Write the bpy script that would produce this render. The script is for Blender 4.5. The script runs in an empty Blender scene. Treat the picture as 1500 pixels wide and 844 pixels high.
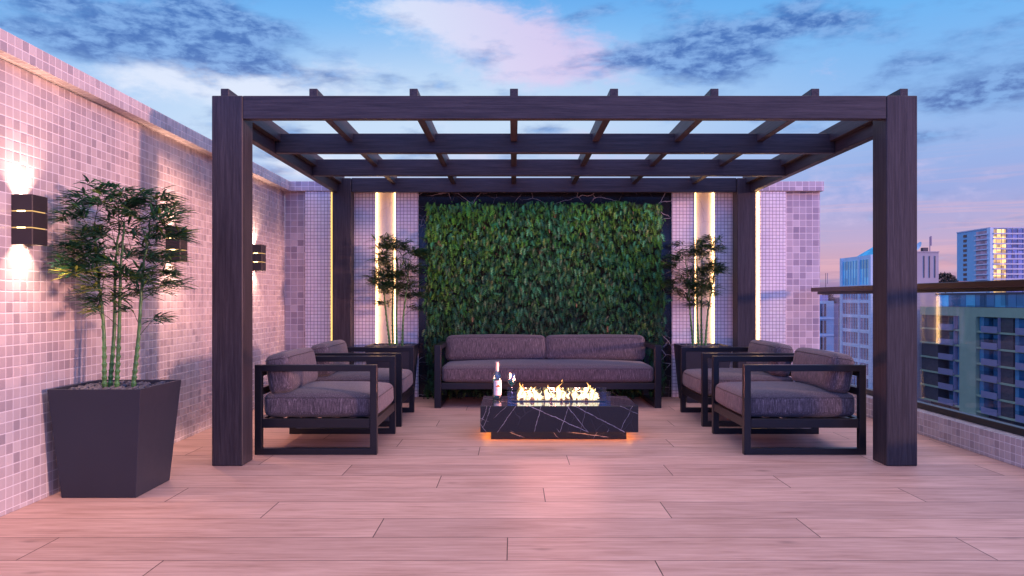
import bpy, bmesh, math, random
from mathutils import Vector, Matrix, noise

random.seed(7)
S = bpy.context.scene
COL = S.collection
R = math.radians
F = 1103.0; CX = 752.0; HY = 439.0; EYE = 1.062
def W(px, py, Y):
    """photo pixel at distance Y -> world point"""
    return Vector(((px - CX) / F * Y, Y, EYE + (HY - py) / F * Y))
def lin(r, g, b):
    f = lambda c: (c / 255 / 12.92) if c <= 10.3 else ((c / 255 + .055) / 1.055) ** 2.4
    return (f(r), f(g), f(b), 1)

# ------------------------------------------------------------------ node helper
class NT:
    def __init__(s, tree): s.t = tree; s.n = tree.nodes; s.l = tree.links
    def new(s, typ, **kw):
        n = s.n.new(typ)
        for k, v in kw.items(): setattr(n, k, v)
        return n
    def put(s, sock, v):
        if isinstance(v, bpy.types.NodeSocket): s.l.new(v, sock)
        elif v is not None:
            try: sock.default_value = v
            except Exception:
                sock.default_value = tuple(v)[:len(sock.default_value)]
    def m(s, op, a, b=None, c=None, clamp=False):
        n = s.new('ShaderNodeMath', operation=op); n.use_clamp = clamp
        for i, v in enumerate((a, b, c)):
            if v is not None: s.put(n.inputs[i], v)
        return n.outputs[0]
    def v(s, op, a, b=None, scale=None):
        n = s.new('ShaderNodeVectorMath', operation=op)
        s.put(n.inputs[0], a)
        if b is not None: s.put(n.inputs[1], b)
        if scale is not None: s.put(n.inputs['Scale'], scale)
        return n.outputs['Value'] if op in ('LENGTH', 'DOT_PRODUCT', 'DISTANCE') else n.outputs[0]
    def xyz(s, a):
        n = s.new('ShaderNodeSeparateXYZ'); s.put(n.inputs[0], a); return n.outputs
    def comb(s, x, y, z):
        n = s.new('ShaderNodeCombineXYZ')
        for i, q in enumerate((x, y, z)): s.put(n.inputs[i], q)
        return n.outputs[0]
    def mix(s, f, a, b, blend='MIX'):
        n = s.new('ShaderNodeMix', data_type='RGBA', blend_type=blend)
        s.put(n.inputs[0], f); s.put(n.inputs[6], a); s.put(n.inputs[7], b)
        return n.outputs[2]
    def ss(s, x, a, b, lo=0., hi=1.):
        n = s.new('ShaderNodeMapRange', interpolation_type='SMOOTHSTEP')
        s.put(n.inputs[0], x); s.put(n.inputs[1], a); s.put(n.inputs[2], b)
        n.inputs[3].default_value = lo; n.inputs[4].default_value = hi
        return n.outputs[0]
    def noise(s, vec, scale, detail=4, rough=.5, dist=0., out=0):
        n = s.new('ShaderNodeTexNoise'); s.put(n.inputs['Vector'], vec)
        n.inputs['Scale'].default_value = scale; n.inputs['Detail'].default_value = detail
        n.inputs['Roughness'].default_value = rough; n.inputs['Distortion'].default_value = dist
        return n.outputs[out]
    def ramp(s, x, stops):
        n = s.new('ShaderNodeValToRGB'); s.put(n.inputs[0], x)
        e = n.color_ramp.elements
        while len(e) < len(stops): e.new(.5)
        for i, (p, c) in enumerate(stops): e[i].position = p; e[i].color = c if len(c) == 4 else (*c, 1)
        return n.outputs[0]
    def bump(s, h, strength=.3, dist=.002):
        n = s.new('ShaderNodeBump'); s.put(n.inputs['Height'], h)
        n.inputs['Strength'].default_value = strength; n.inputs['Distance'].default_value = dist
        return n.outputs[0]

def mat(name):
    m = bpy.data.materials.new(name); m.use_nodes = True
    n = NT(m.node_tree); p = m.node_tree.nodes['Principled BSDF']
    return m, n, p
def pset(n, p, **kw):
    names = dict(base='Base Color', rough='Roughness', metal='Metallic', spec='Specular IOR Level', normal='Normal',
                 trans='Transmission Weight', ior='IOR', em='Emission Color', ems='Emission Strength', coat='Coat Weight',
                 coatr='Coat Roughness', sheen='Sheen Weight', alpha='Alpha')
    for k, v in kw.items(): n.put(p.inputs[names[k]], v)
def simple(name, base, rough=.5, metal=0., var=.12, scale=8., bump=0., spec=.5, **kw):
    m, n, p = mat(name)
    co = n.new('ShaderNodeTexCoord').outputs['Object']
    f = n.noise(co, scale, 5, .6)
    b = (*base[:3], 1)
    c = n.mix(f, tuple(x * (1 - var) for x in b[:3]) + (1,), tuple(min(1, x * (1 + var)) for x in b[:3]) + (1,))
    r = n.m('ADD', n.m('MULTIPLY', n.m('SUBTRACT', n.noise(co, scale * 3, 4), .5), .15), rough)
    pset(n, p, base=c, rough=r, metal=metal, spec=spec, **kw)
    if bump: pset(n, p, normal=n.bump(n.noise(co, scale * 12, 4), .25, bump))
    return m

# ------------------------------------------------------------------ materials
def tile_mat(name, size, tones, grout, rough=.3, bev=.045, warp=.3):
    m, n, p = mat(name)
    g = n.new('ShaderNodeNewGeometry')
    pos = n.v('ADD', g.outputs['Position'], (7.2305, 10.0, 3.0))
    q = n.v('SCALE', pos, scale=1 / size)
    nx = n.xyz(n.v('ABSOLUTE', g.outputs['True Normal']))
    px = n.xyz(q)
    ax, edge, loc = [], [], []
    for i in range(3):
        on = n.m('LESS_THAN', nx[i], .5)
        ax.append(n.m('MULTIPLY', n.m('FLOOR', px[i]), on))
        fr = n.m('FRACT', px[i])
        d = n.m('MINIMUM', fr, n.m('SUBTRACT', 1., fr))
        edge.append(n.m('ADD', d, n.m('SUBTRACT', 1., on)))
    cell = n.comb(*ax)
    wn = n.new('ShaderNodeTexWhiteNoise'); n.put(wn.inputs[0], cell)
    e = n.m('MINIMUM', n.m('MINIMUM', edge[0], edge[1]), edge[2])
    gm = n.ss(e, bev * .55, bev)
    tn = n.new('ShaderNodeValToRGB'); n.put(tn.inputs[0], wn.outputs['Value'])
    el = tn.color_ramp.elements
    tn.color_ramp.interpolation = 'CONSTANT'
    while len(el) < len(tones): el.new(.5)
    acc = 0
    for i, (wgt, c) in enumerate(tones):
        el[i].position = acc; el[i].color = (*c, 1); acc += wgt
    cl = n.mix(n.noise(pos, 3.0, 4), (.86, .86, .9, 1), (1.08, 1.05, 1.02, 1))
    face = n.mix(1., tn.outputs[0], cl, 'MULTIPLY')
    base = n.mix(gm, (*grout, 1), face)
    rr = n.m('ADD', n.m('MULTIPLY', gm, rough - .7), .7)
    rr = n.m('ADD', rr, n.m('MULTIPLY', n.m('SUBTRACT', wn.outputs['Value'], .5), .12))
    h = n.m('ADD', n.ss(e, 0, bev * 2.2), n.m('MULTIPLY', n.noise(pos, 30., 2), .12))
    wc = n.xyz(wn.outputs['Color'])
    # each tile leans a hair differently
    tilt = n.v('SCALE', n.v('SUBTRACT', wn.outputs['Color'], (.5, .5, .5)), scale=.02)
    bp = n.new('ShaderNodeBump'); bp.inputs['Strength'].default_value = .5; bp.inputs['Distance'].default_value = .0016
    n.put(bp.inputs['Height'], h)
    nn = n.v('NORMALIZE', n.v('ADD', bp.outputs[0], tilt))
    pset(n, p, base=base, rough=rr, normal=nn)
    return m
M = {}
M['tile'] = tile_mat('mosaic_tile', .054,
    [(.38, (.50, .44, .45)), (.28, (.455, .395, .41)), (.18, (.40, .345, .365)), (.1, (.55, .495, .50)), (.06, (.35, .305, .33))],
    (.68, .64, .66), rough=.28, bev=.055)
M['tile_large'] = tile_mat('mosaic_tile_large', .0715,
    [(.38, (.50, .43, .47)), (.28, (.44, .375, .42)), (.18, (.37, .31, .365)), (.1, (.57, .50, .54)), (.06, (.31, .26, .32))],
    (.74, .68, .72), rough=.28, bev=.05)
M['tile_pale'] = tile_mat('small_pale_tile', .0375,
    [(.5, (.86, .80, .85)), (.3, (.82, .76, .82)), (.2, (.88, .84, .87))], (.26, .21, .27), rough=.3, bev=.085)

def wood_beam(name, axis):
    m, n, p = mat(name)
    co = n.new('ShaderNodeTexCoord').outputs['Object']
    sc = [62., 62., 62.]; sc[axis] = 2.2
    q = n.v('MULTIPLY', co, tuple(sc))
    g1 = n.noise(q, 1., 6, .65, .6)
    q2 = n.v('MULTIPLY', co, tuple(v * 4.2 for v in sc))
    g2 = n.noise(q2, 1., 3, .7)
    g = n.m('ADD', n.m('MULTIPLY', g1, .65), n.m('MULTIPLY', g2, .35))
    c = n.ramp(g, [(.28, (.009, .007, .011)), (.45, (.026, .021, .029)), (.56, (.042, .035, .045)), (.75, (.072, .060, .072))])
    pset(n, p, base=c, rough=.5, spec=.35, normal=n.bump(g, .55, .0022))
    return m
M['wood_x'] = wood_beam('dark_wood_x', 0); M['wood_y'] = wood_beam('dark_wood_y', 1); M['wood_z'] = wood_beam('dark_wood_z', 2)

def deck_mat():
    m, n, p = mat('deck_planks')
    pos = n.new('ShaderNodeNewGeometry').outputs['Position']
    x, y, z = n.xyz(pos)[:3]
    v = n.m('DIVIDE', n.m('SUBTRACT', y, 3.066), .2955)
    row = n.m('FLOOR', v); fv = n.m('FRACT', v)
    u = n.m('DIVIDE', n.m('ADD', n.m('ADD', x, .026), n.m('MULTIPLY', row, .602)), 2.0)
    pl = n.m('FLOOR', u); fu = n.m('FRACT', u)
    dv = n.m('MULTIPLY', n.m('MINIMUM', fv, n.m('SUBTRACT', 1., fv)), .2955)
    du = n.m('MULTIPLY', n.m('MINIMUM', fu, n.m('SUBTRACT', 1., fu)), 2.0)
    e = n.m('MINIMUM', dv, du)
    gap = n.ss(e, .0012, .0030)
    wn = n.new('ShaderNodeTexWhiteNoise'); n.put(wn.inputs[0], n.comb(row, pl, 3.3))
    rnd = wn.outputs['Value']
    off = n.v('SCALE', wn.outputs['Color'], scale=37.)
    q = n.v('ADD', n.v('MULTIPLY', pos, (1.8, 22., 1.)), off)
    grain = n.noise(q, 1.7, 8, .60, .35)
    q2 = n.v('ADD', n.v('MULTIPLY', pos, (5., 120., 1.)), off)
    fine = n.noise(q2, 1.5, 4, .65)
    q3 = n.v('ADD', n.v('MULTIPLY', pos, (1.3, 4.5, 1.)), off)
    big = n.noise(q3, 1.6, 4, .55, .5)
    # knots
    vo = n.new('ShaderNodeTexVoronoi', feature='F1'); n.put(vo.inputs['Vector'], n.v('ADD', n.v('MULTIPLY', pos, (1.5, 3.2, 1.)), off)); vo.inputs['Scale'].default_value = 1.1
    knot = n.ss(n.m('ADD', vo.outputs['Distance'], n.m('MULTIPLY', grain, .12)), .05, .17, 1., 0.)
    t = n.m('ADD', n.m('ADD', n.m('MULTIPLY', grain, .48), n.m('MULTIPLY', fine, .24)), n.m('MULTIPLY', big, .28))
    c = n.ramp(t, [(.32, (.29, .155, .12)), (.44, (.48, .285, .235)), (.55, (.58, .36, .305)), (.68, (.69, .46, .395))])
    c = n.mix(n.m('MULTIPLY', knot, .6), c, (.15, .085, .07, 1))
    tone = n.mix(rnd, (.90, .88, .88, 1), (1.12, 1.10, 1.08, 1))
    c = n.mix(1., c, tone, 'MULTIPLY')
    c = n.mix(gap, (.03, .016, .016, 1), c)
    h = n.m('ADD', n.m('MULTIPLY', gap, 1.0), n.m('MULTIPLY', t, .35))
    r = n.m('ADD', n.m('MULTIPLY', fine, .2), .42)
    pset(n, p, base=c, rough=r, spec=.4, normal=n.bump(h, .45, .0025))
    return m
M['deck'] = deck_mat()

def marble(name, base, vein, scale, width, rough, strength=1., seed=0., warm=None):
    m, n, p = mat(name)
    co = n.new('ShaderNodeTexCoord').outputs['Object']
    co = n.v('ADD', co, (seed, seed * .7, seed * 1.3))
    nz = n.v('SUBTRACT', n.noise(co, 5., 4, .6, out=1), (.5, .5, .5))
    tot = None
    for k, (s_, w_, wr) in enumerate(((scale, width, .07), (scale * 2.3, width * .9, .10), (scale * .6, width * .7, .05))):
        q = n.v('ADD', co, n.v('SCALE', nz, scale=wr))
        q = n.v('ADD', n.v('MULTIPLY', q, (1.0, 1.0, 1.55)), (k * 3.1, k * 1.7, 0))
        vo = n.new('ShaderNodeTexVoronoi', feature='DISTANCE_TO_EDGE'); n.put(vo.inputs['Vector'], q); vo.inputs['Scale'].default_value = s_
        line = n.ss(vo.outputs[0], 0., w_, 1., 0.)
        mask = n.ss(n.noise(n.v('ADD', co, (k * 9., 0, 4.)), 2.6, 3, .6), .44, .62)
        line = n.m('MULTIPLY', line, mask)
        if k == 1: line = n.m('MULTIPLY', line, .45)
        tot = line if tot is None else n.m('MAXIMUM', tot, line)
    cl = n.noise(co, 3., 5)
    b = n.mix(cl, tuple(x * .7 for x in base) + (1,), tuple(x * 1.4 for x in base) + (1,))
    c = n.mix(n.m('MULTIPLY', tot, strength), b, (*vein, 1))
    pset(n, p, base=c, rough=rough, spec=.5)
    return m
M['black_marble'] = marble('black_marble', (.012, .012, .015), (.62, .54, .56), 2.3, .010, .16, .9, 1.4)
M['table_marble'] = marble('table_marble', (.010, .011, .014), (.72, .62, .62), 3.1, .013, .10, .95, 5.2)
def veined(name, segs, base, vein, rough):
    m, n, p = mat(name)
    co = n.new('ShaderNodeTexCoord').outputs['Object']
    nz = n.v('SUBTRACT', n.noise(co, 16., 5, .65, out=1), (.5, .5, .5))
    q = n.v('ADD', co, n.v('SCALE', nz, scale=.022))
    X_, Y_, Z_ = n.xyz(q)[:3]
    X_ = n.m('ADD', X_, n.m('MULTIPLY', n.m('ADD', Y_, .295), .8))
    tot = None
    for (xa, za, xb, zb, w, s_) in segs:
        L = math.hypot(xb - xa, zb - za); ux, uz = (xb - xa) / L, (zb - za) / L
        rx = n.m('SUBTRACT', X_, xa); rz = n.m('SUBTRACT', Z_, za)
        dist = n.m('ABSOLUTE', n.m('SUBTRACT', n.m('MULTIPLY', rx, uz), n.m('MULTIPLY', rz, ux)))
        al = n.m('ADD', n.m('MULTIPLY', rx, ux), n.m('MULTIPLY', rz, uz))
        msk = n.m('MULTIPLY', n.ss(al, -.04, .0), n.ss(al, L + .03, L - .02))
        ln = n.m('MULTIPLY', n.m('MULTIPLY', n.ss(dist, w * .35, w * 1.2, 1., 0.), msk), s_)
        tot = ln if tot is None else n.m('MAXIMUM', tot, ln)
    br = n.ss(n.noise(co, 22., 4, .6), .34, .58, .35, 1.)
    tot = n.m('MULTIPLY', tot, br)
    # hair-fine veins between
    vo = n.new('ShaderNodeTexVoronoi', feature='DISTANCE_TO_EDGE'); n.put(vo.inputs['Vector'], n.v('ADD', n.v('MULTIPLY', q, (1., 1., .6)), (3.3, 1., 2.))); vo.inputs['Scale'].default_value = 7.
    hair = n.m('MULTIPLY', n.ss(vo.outputs[0], 0., .012, 1., 0.), n.ss(n.noise(co, 5., 3), .5, .62, 0., .07))
    tot = n.m('MAXIMUM', tot, hair)
    c = n.mix(tot, (*base, 1), (*vein, 1))
    nz_ = n.xyz(n.new('ShaderNodeNewGeometry').outputs['True Normal'])[2]
    pset(n, p, base=c, rough=n.ss(nz_, .3, .8, .22, rough), spec=.6)
    return m
_sg = []
for (a, b, c_, d_, w, s_) in ((430, 480, 905, 690, .0026, 1), (800, 480, 1220, 695, .003, 1), (740, 480, 905, 690, .002, .9), (745, 500, 680, 690, .0018, .9), (520, 490, 465, 680, .0018, .85),
        (1275, 480, 1180, 665, .0018, .8), (1180, 485, 1320, 540, .0018, .8), (75, 480, 35, 590, .0018, .7), (105, 485, 50, 640, .0018, .7), (20, 580, 75, 600, .0018, .6), (235, 478, 150, 560, .0015, .6), (895, 480, 845, 690, .0014, .5), (20, 625, 70, 690, .0018, .6)):
    fx = lambda v: (v - 20) / 1302 * 1.186 - .593
    fz = lambda v: .066 + (695 - v) / 217 * .197
    _sg.append((fx(a), fz(b), fx(c_), fz(d_), w, s_))
_sg += [(-.3, .3, -.5, .02, .002, .7), (-.34, .065, -.22, .02, .003, .9), (.0, .07, .05, .02, .002, .8), (.08, .066, .42, .02, .003, .9), (.36, .07, .33, .02, .002, .8), (.9, .263, 1.25, .1, .003, .8)]
M['table_marble'] = veined('table_veined_marble', _sg, (.006, .008, .013), (.46, .39, .41), .09)
M['white_marble'] = marble('white_marble', (.62, .56, .56), (.30, .25, .27), 2.2, .012, .25, .6, 8.3)

def fabric():
    m, n, p = mat('woven_fabric')
    co = n.new('ShaderNodeTexCoord').outputs['Object']
    g = n.new('ShaderNodeNewGeometry')
    a = n.noise(n.v('MULTIPLY', co, (240., 240., 15.)), 1., 3, .7)
    b = n.noise(n.v('MULTIPLY', co, (30., 520., 520.)), 1., 2, .6)
    c2 = n.noise(n.v('MULTIPLY', co, (420., 420., 420.)), 1., 2, .6)
    big = n.noise(co, 5., 4)
    t = n.m('ADD', n.m('ADD', n.m('MULTIPLY', a, .6), n.m('MULTIPLY', b, .15)), n.m('MULTIPLY', c2, .25))
    c = n.ramp(t, [(.36, (.018, .016, .022)), (.47, (.060, .050, .062)), (.55, (.138, .114, .138)), (.66, (.40, .335, .38))])
    c = n.mix(n.m('MULTIPLY', big, .5), c, (.088, .068, .090, 1))
    pset(n, p, base=c, rough=.85, spec=.2, sheen=.15, normal=n.bump(t, .5, .002))
    return m
M['fabric'] = fabric()
M['piping'] = simple('piping_cloth', (.045, .035, .045), .8)
M['frame'] = simple('black_aluminium', (.008, .009, .014), .34, 0., .15, 20., .0004, .4)
M['rail'] = simple('brown_metal', (.055, .028, .022), .35, .3, .15, 6.)
M['channel'] = simple('black_channel', (.012, .011, .013), .4)
M['planter'] = simple('anthracite_planter', (.024, .027, .042), .46, 0, .08, 5., .0005, .35)
M['soil'] = simple('soil', (.02, .016, .015), .9, 0, .3, 40.)
M['pebble'] = simple('grey_pebble', (.10, .095, .115), .6, 0, .5, 35., .001)
M['sconce'] = simple('sconce_metal', (.035, .030, .034), .42, .2, .1, 20.)
M['concrete'] = simple('concrete', (.36, .33, .36), .8, 0, .2, .25)
M['city_ground'] = simple('asphalt_ground', (.05, .048, .055), .9, 0, .25, .05)
M['treeline'] = simple('far_foliage', (.02, .022, .03), .95, 0, .4, .08)
M['hill'] = simple('far_hill', (.05, .05, .09), 1., 0, .3, .01)

def emis(name, col, st):
    m = bpy.data.materials.new(name); m.use_nodes = True; t = m.node_tree; t.nodes.clear()
    e = t.nodes.new('ShaderNodeEmission'); e.inputs[0].default_value = (*col, 1); e.inputs[1].default_value = st
    o = t.nodes.new('ShaderNodeOutputMaterial'); t.links.new(e.outputs[0], o.inputs[0])
    return m
M['led'] = emis('warm_led', (1., .56, .22), 12.)
M['led_yellow'] = emis('yellow_led', (1., .66, .20), 1.5)
M['led_gold'] = emis('gold_led', (1., .58, .22), 1.1)
M['slot'] = emis('sconce_slot', (1., .66, .30), 9.)
M['table_led'] = emis('table_led', (1., .36, .07), 17.)

def flame_mat():
    m, n, p = mat('flame'); t = m.node_tree; t.nodes.remove(p)
    out = t.nodes['Material Output']
    lw = n.new('ShaderNodeLayerWeight'); lw.inputs[0].default_value = .45
    co = n.new('ShaderNodeTexCoord').outputs['Object']
    z = n.xyz(co)[2]
    f = n.m('ADD', lw.outputs['Facing'], n.m('MULTIPLY', n.ss(z, .06, .12), .35))
    c = n.ramp(f, [(.0, (1., .80, .46)), (.35, (1., .62, .22)), (.62, (1., .34, .05)), (1., (.85, .16, .02))])
    st = n.m('ADD', n.m('MULTIPLY', n.ss(f, .2, .75, 1., 0.), 3.2), 1.1)
    e = n.new('ShaderNodeEmission'); n.put(e.inputs[0], c); n.put(e.inputs[1], st)
    tr = n.new('ShaderNodeBsdfTransparent')
    mx = n.new('ShaderNodeMixShader'); n.put(mx.inputs[0], n.ss(f, .75, 1.05)); n.l.new(e.outputs[0], mx.inputs[1]); n.l.new(tr.outputs[0], mx.inputs[2])
    n.l.new(mx.outputs[0], out.inputs[0])
    return m
M['flame'] = flame_mat()
M['ember'] = simple('fire_log', (.03, .022, .018), .9, 0, .5, 60., .002, em=(1., .3, .05, 1), ems=.35)

def thin_glass(name, tint, refl=1., ior=1.45, base_r=0.):
    m, n, p = mat(name); t = m.node_tree; t.nodes.remove(p); out = t.nodes['Material Output']
    g = n.new('ShaderNodeNewGeometry')
    cs = n.m('ABSOLUTE', n.v('DOT_PRODUCT', g.outputs['Normal'], g.outputs['Incoming']))
    r0 = ((ior - 1) / (ior + 1)) ** 2
    fr = n.m('ADD', n.m('MULTIPLY', n.m('POWER', n.m('SUBTRACT', 1., cs), 5.), 1 - r0), r0)
    tr = n.new('ShaderNodeBsdfTransparent'); tr.inputs[0].default_value = (*tint, 1)
    gl = n.new('ShaderNodeBsdfGlossy'); gl.inputs['Roughness'].default_value = .015
    mx = n.new('ShaderNodeMixShader'); n.put(mx.inputs[0], n.m('ADD', n.m('MULTIPLY', fr, refl), base_r, clamp=True))
    n.l.new(tr.outputs[0], mx.inputs[1]); n.l.new(gl.outputs[0], mx.inputs[2]); n.l.new(mx.outputs[0], out.inputs[0])
    return m
M['pane'] = thin_glass('balustrade_glass', (.93, .97, .98), 1.2)
M['guard'] = thin_glass('fire_guard_glass', (.72, .80, .92), 1.1, base_r=.02)
def real_glass(name, col, rough=0., ior=1.48):
    m, n, p = mat(name)
    pset(n, p, base=(*col, 1), rough=rough, trans=1., ior=ior)
    return m
M['bottle'] = thin_glass('bottle_glass', (.62, .80, .82), 2., base_r=.12)
M['wineglass'] = thin_glass('wineglass_glass', (.90, .97, 1.), 2.6, base_r=.14)
M['wine'] = thin_glass('white_wine', (.45, .78, .78), 1.0, 1.34, base_r=.02)
M['foil'] = simple('cream_foil', (.66, .52, .44), .4)
M['paper'] = simple('label_paper', (.78, .72, .74), .7, 0, .04, 30.)
M['ink_brown'] = simple('label_print', (.30, .085, .03), .7)
M['ink_grey'] = simple('label_small_print', (.42, .36, .38), .7)

def leaf_mat(name):
    m, n, p = mat(name)
    a = n.new('ShaderNodeVertexColor', layer_name='Col')
    pset(n, p, base=a.outputs[0], rough=.42, spec=.4)
    t = m.node_tree; out = t.nodes['Material Output']
    tl = n.new('ShaderNodeBsdfTranslucent'); n.put(tl.inputs[0], a.outputs[0])
    mx = n.new('ShaderNodeMixShader'); mx.inputs[0].default_value = .22
    n.l.new(p.outputs[0], mx.inputs[1]); n.l.new(tl.outputs[0], mx.inputs[2]); n.l.new(mx.outputs[0], out.inputs[0])
    return m
M['leaf'] = leaf_mat('leaf')
def stem_mat():
    m, n, p = mat('bamboo_stem')
    co = n.new('ShaderNodeTexCoord').outputs['Object']
    c = n.ramp(n.noise(n.v('MULTIPLY', co, (40, 40, 6)), 1., 4), [(.3, (.035, .10, .03)), (.6, (.075, .21, .06)), (.8, (.13, .28, .09))])
    pset(n, p, base=c, rough=.35)
    return m
M['stem'] = stem_mat()
M['twig'] = simple('twig', (.03, .06, .02), .7)

def facade(name, base, scale=.5, rough=.7, var=.15):
    return simple(name, base, rough, 0, var, scale)
M['f_white'] = facade('pale_facade', (.48, .62, .72)); M['f_green'] = facade('green_render', (.27, .34, .22))
M['f_blue'] = facade('blue_panel', (.22, .42, .56)); M['f_mauve'] = facade('mauve_panel', (.22, .19, .27))
M['f_dark'] = facade('dark_facade', (.06, .05, .07)); M['slab'] = facade('slab_white', (.52, .52, .60))
def bricks():
    m, n, p = mat('dark_brick')
    co = n.new('ShaderNodeTexCoord').outputs['Object']
    x, y, z = n.xyz(co)[:3]
    b = n.new('ShaderNodeTexBrick'); n.put(b.inputs['Vector'], n.comb(n.m('ADD', x, y), z, 0.)); b.inputs['Scale'].default_value = 1.1
    b.inputs['Color1'].default_value = (.065, .045, .05, 1); b.inputs['Color2'].default_value = (.035, .026, .034, 1); b.inputs['Mortar'].default_value = (.11, .09, .10, 1)
    pset(n, p, base=b.outputs[0], rough=.8)
    return m
M['brick'] = bricks()
def city_glass(name, base, rough=.08, lit=None, st=0.):
    m, n, p = mat(name)
    pos = n.new('ShaderNodeNewGeometry').outputs['Position']
    wn = n.new('ShaderNodeTexWhiteNoise'); n.put(wn.inputs[0], n.v('FLOOR', n.v('SCALE', pos, scale=.5)))
    f = wn.outputs['Value']
    c = n.mix(f, tuple(x * .6 for x in base) + (1,), tuple(x * 1.5 for x in base) + (1,))
    pset(n, p, base=c, rough=rough, metal=.55, spec=.8)
    if lit: pset(n, p, em=(*lit, 1), ems=n.m('MULTIPLY', n.m('ADD', n.ss(f, .25, .9), .25), st))
    return m
M['g_blue'] = city_glass('blue_window', (.10, .30, .46)); M['g_dark'] = city_glass('dark_window', (.03, .04, .06))
M['g_cyan'] = city_glass('cyan_window', (.14, .60, .78)); M['g_mauve'] = city_glass('mauve_window', (.26, .22, .32), .2)
M['g_gold'] = city_glass('gold_reflection_window', (.4, .25, .1), .2, (1., .55, .14), 1.7)  # golden reflection painted as a glow in the glass
M['g_shop'] = city_glass('dim_shop_window', (.08, .05, .04), .2, (1., .4, .12), .05)

# ------------------------------------------------------------------ mesh helpers
def link(name, me, m=None, parent=None, loc=None):
    o = bpy.data.objects.new(name, me); COL.objects.link(o)
    if m is not None and me is not None:
        for x in (m if isinstance(m, (list, tuple)) else [m]): me.materials.append(x)
    if parent: o.parent = parent
    if loc is not None: o.location = loc
    return o
def bobj(name, bm, m, parent=None, smooth=False, loc=None):
    me = bpy.data.meshes.new(name)
    bmesh.ops.recalc_face_normals(bm, faces=bm.faces)
    bm.to_mesh(me); bm.free()
    if smooth:
        me.polygons.foreach_set('use_smooth', [True] * len(me.polygons))
    return link(name, me, m, parent, loc)
def pobj(name, verts, faces, m, parent=None, smooth=False, loc=None, cols=None):
    me = bpy.data.meshes.new(name); me.from_pydata([tuple(v) for v in verts], [], faces); me.update()
    if smooth: me.polygons.foreach_set('use_smooth', [True] * len(me.polygons))
    if cols:
        a = me.color_attributes.new('Col', 'FLOAT_COLOR', 'POINT')
        flat = []
        for c in cols: flat += [c[0], c[1], c[2], 1.]
        a.data.foreach_set('color', flat)
    return link(name, me, m, parent, loc)
def box(bm, x0, x1, y0, y1, z0, z1, bev=0., seg=1):
    vs = [bm.verts.new(v) for v in ((x0, y0, z0), (x1, y0, z0), (x1, y1, z0), (x0, y1, z0), (x0, y0, z1), (x1, y0, z1), (x1, y1, z1), (x0, y1, z1))]
    fs = [bm.faces.new([vs[i] for i in q]) for q in ((0, 3, 2, 1), (4, 5, 6, 7), (0, 1, 5, 4), (1, 2, 6, 5), (2, 3, 7, 6), (3, 0, 4, 7))]
    if bev > 0:
        ed = list({e for f in fs for e in f.edges})
        bmesh.ops.bevel(bm, geom=ed, offset=bev, segments=seg, affect='EDGES', profile=.5)
def boxobj(name, dims, m, parent=None, bev=0., seg=1):
    bm = bmesh.new(); box(bm, *dims, bev=bev, seg=seg); return bobj(name, bm, m, parent)
def empty(name, loc=(0, 0, 0), rz=0.):
    o = bpy.data.objects.new(name, None); COL.objects.link(o); o.location = loc; o.rotation_euler = (0, 0, rz); o.empty_display_size = .1
    return o
def tag(o, label=None, cat=None, group=None, kind=None):
    if label: o['label'] = label
    if cat: o['category'] = cat
    if group: o['group'] = group
    if kind: o['kind'] = kind
    return o
def copy_tree(o, parent=None):
    c = o.copy(); COL.objects.link(c)
    if parent: c.parent = parent
    for ch in list(o.children): copy_tree(ch, c)
    return c
def tube(pts, rad, n=8, closed=False):
    """verts, faces for a tube along pts; rad float or list"""
    V, Fc = [], []
    N = len(pts)
    for i, p in enumerate(pts):
        a = pts[(i - 1) % N] if (closed or i > 0) else pts[i]
        b = pts[(i + 1) % N] if (closed or i < N - 1) else pts[i]
        t = (Vector(b) - Vector(a)).normalized()
        u = t.cross(Vector((0, 0, 1))) if abs(t.z) < .9 else t.cross(Vector((1, 0, 0)))
        u.normalize(); w = t.cross(u)
        r = rad[i] if isinstance(rad, (list, tuple)) else rad
        for k in range(n):
            an = 2 * math.pi * k / n
            V.append(Vector(p) + (u * math.cos(an) + w * math.sin(an)) * r)
    for i in range(N if closed else N - 1):
        j = (i + 1) % N
        for k in range(n):
            Fc.append((i * n + k, i * n + (k + 1) % n, j * n + (k + 1) % n, j * n + k))
    if not closed:
        Fc.append(tuple(range(n))[::-1]); Fc.append(tuple((N - 1) * n + k for k in range(n)))
    return V, Fc
def lathe(prof, n=32):
    V, Fc = [], []
    for r, z in prof:
        for k in range(n):
            a = 2 * math.pi * k / n; V.append((r * math.cos(a), r * math.sin(a), z))
    for i in range(len(prof) - 1):
        for k in range(n):
            Fc.append((i * n + k, i * n + (k + 1) % n, (i + 1) * n + (k + 1) % n, (i + 1) * n + k))
    return V, Fc
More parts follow.
